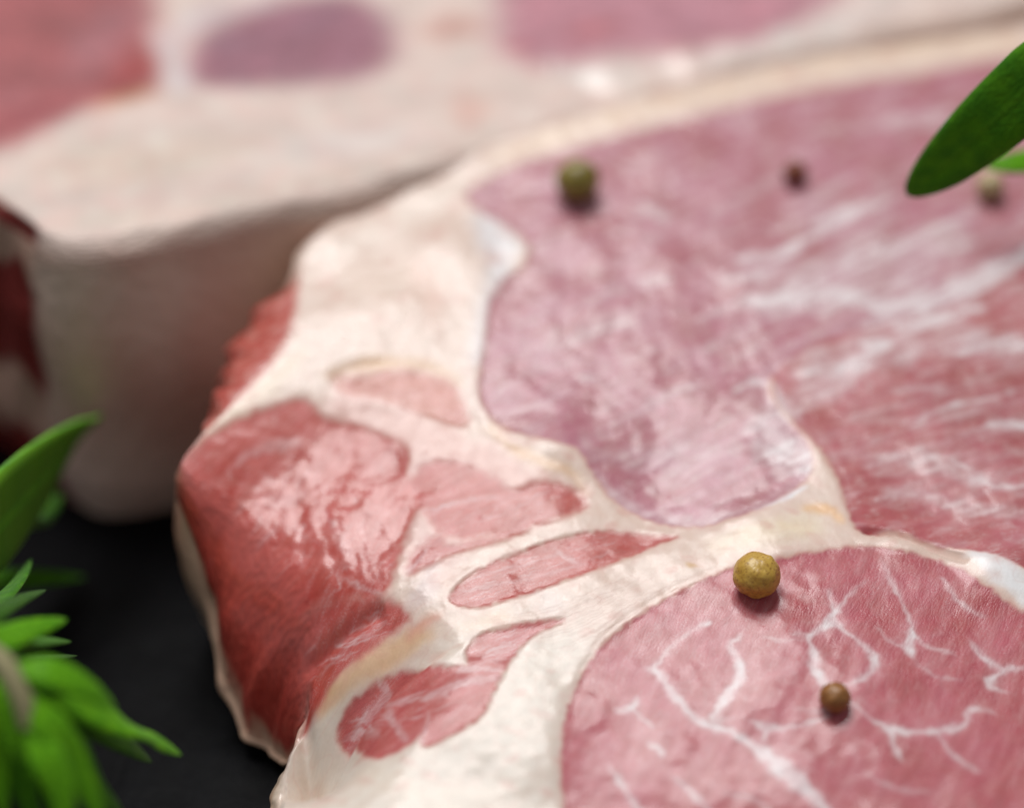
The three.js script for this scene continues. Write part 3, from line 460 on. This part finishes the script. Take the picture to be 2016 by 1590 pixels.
// ================================================================== the slice behind
const farFlat = makeGround(() => 38, () => 0), FR = [[1060, 152], [1160, 146], [1250, 132], [1350, 118], [1480, 100], [1600, 62], [1700, 22], [1800, -20]].map((p) => farFlat.at(...p));
const RIDGE = (X, D) => { const t = toLine(FR, X, D); return t[0] < 14 ? 1.7 * Math.exp(-((t[0] / 4.6) ** 2)) * smooth(0, 0.06, t[2]) * (0.75 + 0.4 * n2(X * 0.12, D * 0.12)) : 0; };
const farGround = makeGround(() => 38, (X, D) => 0.5 * n2(X * 0.05 + 3, D * 0.05) + 0.14 * n2(X * 0.13, D * 0.11) + RIDGE(X, D) - 0.6 * Math.exp(-(((X + 46) / 6) ** 2 + ((D - 262) / 8) ** 2)));
const FAR_OUT = [[2300, -62, 3, 6, -1, 0.8], [2016, -14, 3, 6, -1, 0.6], [1850, 22, 3, 6, -1, 0.6], [1720, 48, 3, 6, -1, 0.6], [1580, 84, 3, 6, -1, 0.6], [1400, 132, 3, 6, -1, 0.6], [1250, 178, 3, 6, -1, 0.6], [1100, 226, 3, 6, -1, 0.6], [960, 276, 3, 6, -1, 0.5], [830, 318, 2.5, 5, 0, 0.4], [700, 352, 2, 4, 0, 0.4], [560, 386, 1.8, 4, 0, 0.4], [430, 416, 1.8, 4, 0, 0.4], [300, 442, 1.8, 4, 0, 0.4],
  [200, 462, 1.8, 4, 0, 0.4], [134, 468, 1.6, 4, 0, 0.4], [92, 452, 1.5, 4, 0, 0.4], [52, 420, 1.5, 4, 0, 0.4], [-30, 366, 1.5, 4, 0, 0.5], [-200, 280, 2, 5, 0, 0.8], [-420, 120, 3, 6, 0, 1.2], [-560, -150, 3, 6, 0, 1.5], [-300, -450, 3, 6, 0, 1.5], [500, -600, 3, 6, 0, 1.5], [1500, -500, 3, 6, 0, 1.5], [2300, -300, 3, 6, 0, 1.2]];
const FAR_WIN = { x0: -130, x1: 110, d0: 195, d1: 435 };
const FAR_LEAN = {
  red: [[-300, 360], [-100, 318], [0, 290], [60, 268], [120, 234], [190, 206], [250, 192], [296, 176], [310, 140], [302, 80], [300, 20], [290, -80], [300, -200], [-100, -260], [-400, -100]],
  round: [[372, 130], [392, 82], [450, 40], [540, 8], [660, -10], [730, 10], [768, 60], [768, 110], [730, 145], [640, 158], [520, 163], [420, 168], [378, 160]],
  pink: [[990, -120], [985, 0], [984, 60], [1000, 106], [1070, 128], [1140, 120], [1220, 106], [1330, 96], [1450, 82], [1540, 56], [1610, 20], [1660, -20], [1700, -120], [1400, -260]],
};
function paintFar() {
  const n = 1024, L = new Layers(farGround, FAR_WIN, n);
  const ids = Object.keys(FAR_LEAN).map((k) => { const x = L.canvas('#000'); L.poly(x, FAR_LEAN[k], '#fff', 0); return L.read(x); });
  const xc = L.canvas('rgb(232,210,200)');
  const T = (pts, c, blur = 1) => L.strand(xc, pts, c, blur);
  T([[60, 330, 60], [250, 320, 130], [400, 300, 120], [560, 300, 60]], 'rgba(220,200,182,0.8)', 3); T([[270, 300, 30], [300, 270, 40], [310, 240, 20]], 'rgba(228,220,212,0.9)', 1.5); T([[440, 340, 30], [520, 310, 40], [700, 280, 50], [850, 270, 30]], 'rgba(232,220,216,0.8)', 2); T([[900, 250, 20], [930, 220, 50], [920, 180, 30]], 'rgba(216,168,152,0.7)', 1.5); T([[830, 60, 30], [880, 60, 60], [930, 40, 40]], 'rgba(206,140,126,0.8)', 1.5);
  T([[100, 440, 20], [300, 425, 40], [560, 370, 40], [800, 310, 30], [1000, 262, 26]], 'rgba(226,206,192,0.9)', 1.2);
  L.poly(xc, FAR_LEAN.red, 'rgb(172,96,98)', 1.6); L.poly(xc, FAR_LEAN.round, 'rgb(160,108,122)', 1.5); L.poly(xc, FAR_LEAN.pink, 'rgb(196,136,148)', 1.8);
  T([[150, 160, 30], [190, 90, 70], [230, 40, 60], [260, 0, 30]], 'rgba(176,126,134,0.7)', 2); T([[0, 100, 20], [90, 60, 50], [140, 20, 30]], 'rgba(150,84,84,0.7)', 2); T([[200, 190, 20], [270, 150, 50], [290, 90, 30]], 'rgba(164,50,46,0.75)', 1.5); T([[180, 212, 10], [250, 190, 24], [298, 176, 18]], 'rgba(206,140,90,0.9)', 0.9); T([[0, 250, 30], [80, 220, 40], [140, 190, 20]], 'rgba(150,70,78,0.7)', 1.6); T([[0, 210, 20], [20, 190, 30], [40, 170, 20]], 'rgba(190,130,140,0.8)', 1.5);
  T([[300, 60, 14], [330, 110, 40], [345, 160, 50], [360, 185, 30]], 'rgba(222,208,208,0.9)', 0.8); T([[320, 100, 20], [370, 50, 26], [440, 16, 22], [560, -14, 20]], 'rgba(206,192,200,0.9)', 0.8); T([[420, 140, 16], [450, 160, 20], [560, 150, 16], [640, 152, 8]], 'rgba(140,82,96,0.6)', 1.2); T([[430, 70, 20], [460, 90, 30], [480, 80, 16]], 'rgba(176,140,156,0.6)', 1.2); T([[560, 60, 30], [620, 30, 50], [700, 20, 40]], 'rgba(166,124,142,0.6)', 1.5);
  T([[1130, 70, 30], [1180, 60, 44], [1230, 50, 26]], 'rgba(186,84,84,0.75)', 1.4); T([[1000, 90, 14], [1020, 96, 20], [1050, 100, 10]], 'rgba(176,70,78,0.7)', 0.9); T([[1320, 94, 10], [1350, 92, 14], [1380, 86, 8]], 'rgba(186,96,104,0.8)', 0.8); T([[1200, 20, 30], [1300, 30, 60], [1460, 20, 40]], 'rgba(194,140,154,0.5)', 2);
  T([[1080, 150, 16], [1160, 146, 40], [1240, 138, 30], [1350, 124, 30], [1480, 104, 36], [1600, 64, 50], [1700, 20, 50], [1800, -20, 40]], 'rgba(232,218,212,0.95)', 0.8);
  const a = L.read(xc), col = new Uint8Array(n * n * 4), bump = new Uint8Array(n * n * 4), id = new Uint8Array(n * n), mm = (FAR_WIN.x1 - FAR_WIN.x0) / n;
  for (let k = 0; k < n * n; k++) {
    const x = k % n, y = (k - x) / n, X = x * mm, D = y * mm, q = k * 4, fat = a[q + 1] > 175 ? 0.3 : 1, v = 1 + 0.06 * n2(X * 0.1, D * 0.1) * (fat < 1 ? 0.6 : 1) + (fat < 1 ? 0.012 * n2(X * 0.25, D * 0.25) : 0.06 * n2(X * 0.25, D * 0.25) + 0.06 * n2(X * 0.3, D * 1.1) + 0.05 * n2b(X * 1.2, D * 1.2));
    for (let j = 0; j < 3; j++) col[q + j] = clamp(a[q + j] * v * (j ? 1 - 0.03 * n2b(X * 0.2, D * 0.2) : 1), 0, 250);
    col[q + 3] = 255; bump[q] = bump[q + 1] = bump[q + 2] = clamp(0.5 + 0.25 * n2(X * 0.5, D * 0.5) + 0.15 * n2b(X * 1.6, D * 1.6)) * 255; bump[q + 3] = 255;
    id[k] = 255; for (let i = 0; i < ids.length; i++) if (ids[i][q] > 127) id[k] = i;
  }
  return { col, bump, id, n };
}
const fp = paintFar();
{
  const ring = outlineRing(farGround, FAR_OUT, 0.5), chop = new THREE.Group(); chop.name = 'pork_slice_001';
  tag(chop, 'thicker blurred raw pork slice behind, with a broad cream fat band and brownish side', 'raw meat');
  const leftFace = (r) => smooth(15.9, 16.5, r.i) * (1 - smooth(20, 21, r.i));
  const [sm, sb] = paintSide(ring, farGround, FAR_WIN, fp, (c, r, s, run, dn) => {
    const a = n2(run * 0.1, dn * 0.08), b = n2(run * 0.5, dn * 0.5), lf = leftFace(r);
    const rind = lin(232, 204, 188); mix3(rind, lin(214, 172, 156), clamp(0.4 + 0.5 * a)); mix3(c, rind, smooth(0.05, 0.4, s) * (1 - lf) * 0.9);
    const side = lin(132, 46, 42); mix3(side, lin(214, 180, 160), smooth(0.1, 0.6, Math.sin(dn * 0.42 + 1.2 + 0.5 * a)) * 0.8); mix3(c, side, lf * smooth(0.05, 0.12, s));
    return 0.5 + 0.25 * a + 0.2 * b;
  });
  const top = new THREE.MeshPhysicalMaterial({ map: dataTexture(fp.col, fp.n, fp.n, true), bumpMap: dataTexture(fp.bump, fp.n, fp.n, false), bumpScale: 0.00005, roughness: 0.42, clearcoat: 0.7, clearcoatRoughness: 0.24, ior: 1.42 });
  const side = new THREE.MeshPhysicalMaterial({ map: sm, bumpMap: sb, bumpScale: 0.0005, roughness: 0.5, clearcoat: 0.1, clearcoatRoughness: 0.3, ior: 1.42 });
  const m = sliceGeometry(farGround, ring, farGround.at(700, -60), 120, FAR_WIN, (r, s, y) => smooth(0.02, 0.3, s) * (0.5 * n2(r.run * 0.05, y * 0.04) + leftFace(r) * 0.4 * n2(r.run * 0.15, y * 0.1)));
  const names = Object.keys(FAR_LEAN), bins = names.map(() => []), fat = [], sideT = [], redT = [];
  for (let t = 0; t < m.nTop; t += 6) {
    let X = 0, D = 0; for (let i = 0; i < 6; i++) { const v = m.all[t + i]; X += m.pos[v * 3] / 6 * 1000; D -= m.pos[v * 3 + 2] / 6 * 1000; }
    const x = clamp(Math.round((X - FAR_WIN.x0) / (FAR_WIN.x1 - FAR_WIN.x0) * fp.n), 0, fp.n - 1), y = clamp(Math.round((D - FAR_WIN.d0) / (FAR_WIN.d1 - FAR_WIN.d0) * fp.n), 0, fp.n - 1), w = fp.id[y * fp.n + x], to = w < 255 ? bins[w] : fat;
    for (let i = 0; i < 6; i++) to.push(m.all[t + i]);
  }
  for (let t = m.nTop; t < m.all.length; t += 6) { const r = m.ring[(m.all[t] % m.cols) % m.ring.length], to = leftFace(r) > 0.5 ? redT : sideT; for (let i = 0; i < 6; i++) to.push(m.all[t + i]); }
  const LB = ['dark red muscle at the left', 'round greyish purple muscle ringed by pale fat', 'light pink muscle at the right'];
  names.forEach((k, i) => { piece(m, 'muscle', bins[i], top, chop).userData.label = LB[i]; });
  piece(m, 'fat_cap', fat, top, chop);
  piece(m, 'rind_edge', sideT, side, chop, true);
  piece(m, 'side_muscle', redT, side, chop, true).userData.label = 'dark red cut meat on the left end';
  scene.add(shadows(chop));
}

// ================================================================== peppercorns
function peppercornGeometry(seed, wrinkle, crown) {
  const g = new THREE.IcosahedronGeometry(1, 24), p = g.attributes.position, v = new THREE.Vector3();
  for (let i = 0; i < p.count; i++) {
    v.fromBufferAttribute(p, i).normalize();
    const a = n3(v.x * 1.1 + seed, v.y * 1.1, v.z * 1.1), b = n3(v.x * 2.6, v.y * 2.6 + seed, v.z * 2.6), c = n3(v.x * 7, v.y * 7, v.z * 7 + seed);
    const tip = Math.max(0, v.dot(crown)) ** 60;
    v.multiplyScalar(1 + 0.045 * a - wrinkle * Math.pow(1 - Math.abs(b), 6) * 0.5 + 0.004 * c + 0.07 * tip);
    p.setXYZ(i, v.x, v.y * 0.95, v.z);
  }
  g.computeVertexNormals();
  // weld the normals of the facets by direction
  const key = new Map(), nor = g.attributes.normal, k = (i) => `${p.getX(i).toFixed(4)},${p.getY(i).toFixed(4)},${p.getZ(i).toFixed(4)}`;
  for (let i = 0; i < p.count; i++) { const s = k(i), e = key.get(s) || new THREE.Vector3(); e.x += nor.getX(i); e.y += nor.getY(i); e.z += nor.getZ(i); key.set(s, e); }
  for (let i = 0; i < p.count; i++) { const e = key.get(k(i)).clone().normalize(); nor.setXYZ(i, e.x, e.y, e.z); }
  return g;
}
function pepperTexture(a, b, c, seed) {
  const w = 256, h = 128, d = new Uint8Array(w * h * 4);
  for (let y = 0; y < h; y++) for (let x = 0; x < w; x++) {
    const th = x / w * Math.PI * 2, ph = (y / h - 0.5) * Math.PI, X = Math.cos(th) * Math.cos(ph), Y = Math.sin(ph), Z = Math.sin(th) * Math.cos(ph);
    const m = clamp(0.5 + 0.55 * n3(X * 1.6 + seed, Y * 1.6, Z * 1.6) + 0.2 * n3(X * 6, Y * 6 + seed, Z * 6)), sp = smooth(0.35, 0.7, n3(X * 5 + seed, Y * 5, Z * 5 + 9)), q = (y * w + x) * 4;
    const ln = Math.pow(1 - Math.abs(n3(X * 2.6, Y * 2.6 + seed, Z * 2.6)), 9);
    for (let j = 0; j < 3; j++) d[q + j] = clamp(mix(mix(a[j], b[j], m), c[j], Math.max(sp * 0.6, ln * 0.35)), 0, 255);
    d[q + 3] = 255;
  }
  const t = dataTexture(d, w, h, true); t.wrapS = THREE.RepeatWrapping; return t;
}
function peppercorn(name, label, px, py, radius, colors, seed, wrinkle, crown = [0.1, 0.8, 0.5], sink = 0.18) {
  const [X, D] = near.at(px, py), y = near.height(X, D);
  const m = new THREE.Mesh(peppercornGeometry(seed, wrinkle, new THREE.Vector3(...crown).normalize()), new THREE.MeshPhysicalMaterial({ map: pepperTexture(...colors, seed), roughness: 0.48, clearcoat: 0.42, clearcoatRoughness: 0.26 }));
  m.name = name; m.scale.setScalar(radius * S); m.rotation.y = seed;
  m.position.set(X * S, (y + radius * (0.95 - sink)) * S, (-D + 0.25 * radius) * S);
  tag(m, label, 'peppercorn');
  scene.add(shadows(m));
}
const OLIVE = [[192, 150, 52], [212, 174, 80], [150, 106, 38]], BROWN = [[142, 92, 38], [172, 118, 56], [92, 54, 22]];
peppercorn('peppercorn', 'largest sharp olive yellow peppercorn, on the pale fat seam above the veined muscle', 1487, 1152, 2.32, OLIVE, 1.7, 0.03);
peppercorn('peppercorn_001', 'small brown peppercorn on the veined muscle with branching white veins', 1642, 1385, 1.48, BROWN, 5.2, 0.07, [0, 0.75, 0.65]);
peppercorn('peppercorn_002', 'blurred green brown peppercorn near the far fat rim of the sharp slice', 1136, 378, 2.5, [[124, 112, 36], [150, 134, 48], [84, 60, 24]], 9.1, 0.05);
peppercorn('peppercorn_003', 'tiny blurred dark brown peppercorn alone on the broad pink muscle', 1564, 352, 1.4, [[128, 62, 40], [150, 84, 54], [84, 36, 24]], 12.4, 0.05);
peppercorn('peppercorn_004', 'pale tan peppercorn half hidden below the rosemary leaves at the right', 1946, 380, 1.6, [[190, 168, 120], [206, 188, 146], [150, 120, 80]], 15.3, 0.05);

// ================================================================== rosemary
function leafTexture(seed, dark) {
  const w = 128, h = 256, d = new Uint8Array(w * h * 4), b = new Uint8Array(w * h * 4);
  for (let y = 0; y < h; y++) for (let x = 0; x < w; x++) {
    const u = x / w, v = y / h, q = (y * w + x) * 4, e = Math.abs(u - 0.5) * 2, a = n2(u * 3 + seed, v * 9), c = n2b(u * 14, v * 40 + seed);
    const under = u < 0.12 || u > 0.88 ? 1 : 0;
    const rib = smooth(0.1, 0.0, e) * 0.25, m = clamp(0.45 + 0.35 * a + 0.15 * c);
    const g = [mix(dark[0], dark[0] * 1.5 + 8, m), mix(dark[1], dark[1] * 1.3, m), mix(dark[2], dark[2] * 1.4, m)], pale = [104, 158, 26];
    for (let j = 0; j < 3; j++) d[q + j] = clamp(mix(g[j], pale[j], Math.max(under * 0.8, rib)), 0, 255);
    d[q + 3] = 255; b[q] = b[q + 1] = b[q + 2] = clamp(0.5 + 0.2 * c + 0.2 * a - 0.4 * smooth(0.12, 0, e)) * 255; b[q + 3] = 255;
  }
  return [dataTexture(d, w, h, true), dataTexture(b, w, h, false)];
}
const LEAF = [[44, 96, 5], [58, 124, 7], [86, 162, 12]].map((c, i) => { const [m, b] = leafTexture(i * 13, c); const k = new THREE.MeshPhysicalMaterial({ map: m, bumpMap: b, bumpScale: 0.00015, roughness: 0.94, transmission: 0.3, thickness: 0, clearcoat: 0.1, clearcoatRoughness: 0.35, specularIntensity: 0.35 }); k.name = 'rosemary_leaf'; return k; });
// a needle: spine through 3-D points, face turned to `facing`, margins rolled under
function leaf(parent, spine, width, facing, mat, blunt = 0.5) {
  const c = new THREE.CatmullRomCurve3(spine), rows = 36, R = 18, p = [], uv = [], ix = [], f = new THREE.Vector3(...facing).normalize();
  for (let j = 0; j <= rows; j++) {
    const t = j / rows, q = c.getPoint(t), tan = c.getTangent(t), side = new THREE.Vector3().crossVectors(tan, f).normalize(), up = new THREE.Vector3().crossVectors(side, tan).normalize();
    const w = width * S * 0.5 * Math.min(1, 0.4 + t * 1.7) * Math.pow(Math.max(0, 1 - Math.pow(t, 2.2)), blunt + 0.12), th = w * 0.30;
    for (let i = 0; i <= R; i++) {
      const a = i / R * Math.PI * 2, s = Math.sin(a), k = Math.cos(a);    // a flattened ring: top face arched with a furrow, underside hollow
      const x = w * k * (1 + 0), y = s > 0 ? th * (Math.pow(s, 0.6) - 0.55 * Math.exp(-((k / 0.16) ** 2))) : -th * 0.55 * Math.pow(-s, 0.4) * (1 - 0.5 * (1 - k * k));
      p.push(q.x + side.x * x + up.x * y, q.y + side.y * x + up.y * y, q.z + side.z * x + up.z * y);
      uv.push(s >= 0 ? mix(0.14, 0.86, (1 - k) / 2) : (k > 0 ? 0.05 : 0.95), t);
    }
  }
  for (let j = 0; j < rows; j++) for (let i = 0; i < R; i++) { const a = j * (R + 1) + i, b = a + 1, d = a + R + 1, e = d + 1; ix.push(a, b, d, b, e, d); }
  const g = new THREE.BufferGeometry(); g.setAttribute('position', new THREE.Float32BufferAttribute(p, 3)); g.setAttribute('uv', new THREE.Float32BufferAttribute(uv, 2)); g.setIndex(ix); g.computeVertexNormals();
  const m = new THREE.Mesh(g, mat); m.name = 'leaf'; parent.add(m); return m;
}
const stemMat = new THREE.MeshStandardMaterial({ color: new THREE.Color().setRGB(0.30, 0.27, 0.14), roughness: 0.8 });
function stem(parent, pts, r) {
  const g = new THREE.TubeGeometry(new THREE.CatmullRomCurve3(pts), 60, r * S, 12), p = g.attributes.position, n = g.attributes.normal;
  for (let i = 0; i < p.count; i++) { const k = 1 + 0.0; const d = 0.12 * r * S * n3(p.getX(i) * 900, p.getY(i) * 900, p.getZ(i) * 900); p.setXYZ(i, p.getX(i) + n.getX(i) * d * k, p.getY(i) + n.getY(i) * d, p.getZ(i) + n.getZ(i) * d); }
  g.computeVertexNormals();
  const m = new THREE.Mesh(g, stemMat); m.name = 'stem'; parent.add(m);
}
const A = (list) => list.map((p) => atDepth(...p));
{
  const s = new THREE.Group(); s.name = 'rosemary_sprig'; tag(s, 'rosemary sprig lying on the sharp pork slice at the upper right edge', 'rosemary sprig');
  stem(s, A([[2070, 430, 262], [2110, 330, 256], [2180, 130, 246], [2270, -90, 236], [2420, -420, 230]]), 1.1);
  leaf(s, A([[2275, -20, 229], [2120, 92, 227], [1960, 232, 231], [1860, 322, 236], [1784, 384, 240]]), 8.2, [-0.15, 0.5, 0.9], LEAF[1], 0.45);
  leaf(s, A([[2130, 300, 254], [2060, 312, 252], [1990, 322, 251], [1930, 322, 252]]), 3.6, [0, 1, 0.5], LEAF[2]);
  leaf(s, A([[2160, 190, 250], [2110, 250, 254], [2070, 300, 258], [2030, 340, 260]]), 3.2, [0, 0.6, 1], LEAF[1]);
  leaf(s, A([[2230, 0, 242], [2320, 80, 246], [2420, 200, 254]]), 4, [0, 0.8, 0.6], LEAF[1]);
  leaf(s, A([[2120, 300, 258], [2240, 330, 258], [2330, 360, 258]]), 4, [0, 0.8, 0.6], LEAF[1]);
  leaf(s, A([[2300, -160, 236], [2180, -160, 240], [2090, -120, 246]]), 4, [0, 0.8, 0.6], LEAF[1]);
  scene.add(shadows(s));
}
{
  const s = new THREE.Group(); s.name = 'rosemary_sprig_001'; tag(s, 'rosemary sprig on the black slate left of the sharp pork slice', 'rosemary sprig');
  stem(s, A([[-560, 1260, 246], [-320, 1220, 222], [-110, 1244, 204], [0, 1300, 198], [40, 1370, 197], [58, 1430, 197]]), 0.95);
  const N = (pts, w, k, f = [0, 1, 0.5]) => leaf(s, A(pts), w * (w > 8 ? 0.95 : 0.76), f, LEAF[k], 0.55);
  N([[-170, 1210, 208], [-40, 1070, 226], [70, 950, 242], [145, 872, 252], [196, 818, 258]], 12, 2, [-0.45, 0.3, 0.95]);
  N([[-150, 1230, 212], [-50, 1130, 232], [40, 1040, 248], [120, 970, 258]], 8.5, 0, [-0.2, 0.5, 0.9]);
  N([[-130, 1240, 222], [-40, 1150, 246], [60, 1138, 252], [168, 1136, 256]], 4.8, 1, [0, 1, 0.35]);
  N([[-70, 1264, 200], [0, 1258, 203], [60, 1238, 206], [132, 1218, 209]], 4.2, 2, [0.1, 1, 0.5]);
  N([[0, 1300, 200], [70, 1296, 212], [152, 1290, 222]], 2.6, 0, [0, 1, 0.3]);
  N([[20, 1318, 198], [90, 1322, 198], [160, 1348, 199], [228, 1394, 201]], 4.4, 2, [0.1, 1, 0.3]);
  N([[30, 1330, 199], [120, 1372, 201], [230, 1424, 205], [300, 1456, 209], [358, 1486, 212]], 4.6, 2, [-0.3, 1, 0.3]);
  N([[70, 1390, 202], [160, 1420, 206], [240, 1462, 211], [300, 1500, 216]], 3.8, 0, [0.1, 1, 0.5]);
  N([[44, 1368, 197], [100, 1430, 197], [150, 1510, 198], [210, 1640, 199]], 4.8, 2, [0.3, 1, 0.4]);
  N([[-40, 1380, 202], [6, 1450, 203], [40, 1530, 203], [76, 1650, 203]], 4.8, 1, [0.3, 1, 0.5]);
  N([[40, 1400, 204], [70, 1470, 206], [100, 1560, 208], [120, 1660, 208]], 4.0, 0, [0.2, 1, 0.5]);
  N([[-90, 1300, 204], [-50, 1360, 204], [-20, 1440, 204], [-10, 1560, 204]], 4.6, 1, [0.2, 1, 0.5]);
  N([[-60, 1260, 203], [-10, 1210, 208], [40, 1180, 214], [90, 1160, 220]], 3.0, 0, [0, 1, 0.5]);
  N([[10, 1310, 198], [10, 1370, 197], [24, 1440, 197], [40, 1500, 197]], 3.4, 2, [0.3, 0.8, 0.7]);
  N([[34, 1350, 198], [120, 1350, 202], [190, 1384, 208], [250, 1430, 214]], 4.2, 1, [0, 1, 0.4]);
  N([[50, 1390, 197], [130, 1460, 199], [180, 1540, 202], [240, 1600, 206]], 4.2, 1, [0.1, 1, 0.4]);
  N([[-20, 1330, 201], [-4, 1410, 200], [-6, 1500, 200], [10, 1620, 200]], 4.2, 2, [0.3, 0.9, 0.5]);
  N([[-10, 1296, 200], [40, 1270, 206], [90, 1262, 212], [140, 1262, 218]], 3.2, 1, [0, 1, 0.5]);
  N([[-80, 1250, 206], [-20, 1200, 216], [30, 1150, 226], [60, 1100, 236]], 4.4, 1, [-0.2, 0.8, 0.6]);
  N([[56, 1420, 197], [90, 1490, 196], [120, 1560, 196], [130, 1660, 196]], 4.4, 2, [0.2, 0.9, 0.6]);
  N([[-180, 1240, 210], [-140, 1330, 210], [-110, 1480, 210]], 4.4, 1);
  N([[-220, 1230, 214], [-170, 1130, 226], [-60, 1000, 246]], 5, 0);
  N([[-300, 1220, 220], [-240, 1120, 226], [-160, 960, 240]], 5, 1);
  scene.add(shadows(s));
}

// ================================================================== the black slate under it all
{
  const n = 1024, c = new Uint8Array(n * n * 4), b = new Uint8Array(n * n * 4);
  for (let y = 0; y < n; y++) for (let x = 0; x < n; x++) {
    const X = x / n * 6.2832, Y = y / n * 6.2832, q = (y * n + x) * 4;
    const w = (f, o) => n3(Math.cos(X) * f + o, Math.sin(X) * f, Math.cos(Y) * f * 0.9) * 0.6 + n3(Math.sin(Y) * f, Math.cos(X) * f + o, Math.sin(X) * f) * 0.4;
    const a = w(3, 1), d = w(11, 5), e = w(40, 2), t = 7 + 3 * a + 2 * d + 2 * e;
    c[q] = t * 0.94; c[q + 1] = t; c[q + 2] = t * 1.35; c[q + 3] = 255;
    b[q] = b[q + 1] = b[q + 2] = clamp(0.5 + 0.3 * Math.sign(a) * Math.abs(a) ** 0.6 + 0.18 * d + 0.1 * e) * 255; b[q + 3] = 255;
  }
  const t1 = dataTexture(c, n, n, true), t2 = dataTexture(b, n, n, false); for (const t of [t1, t2]) { t.wrapS = t.wrapT = THREE.RepeatWrapping; t.repeat.set(5, 5); }
  const g = new THREE.PlaneGeometry(1.4, 1.4); g.rotateX(-Math.PI / 2);
  const o = new THREE.Mesh(g, new THREE.MeshPhysicalMaterial({ map: t1, bumpMap: t2, bumpScale: 0.0003, roughness: 0.5, specularIntensity: 0.15 }));
  o.name = 'slate_surface'; o.position.set(0, 0, -0.3); o.receiveShadow = true; tag(o, 'dark blue black slate surface under the meat', undefined, undefined, 'structure');
  scene.add(o);
}
renderer.render(scene, camera);
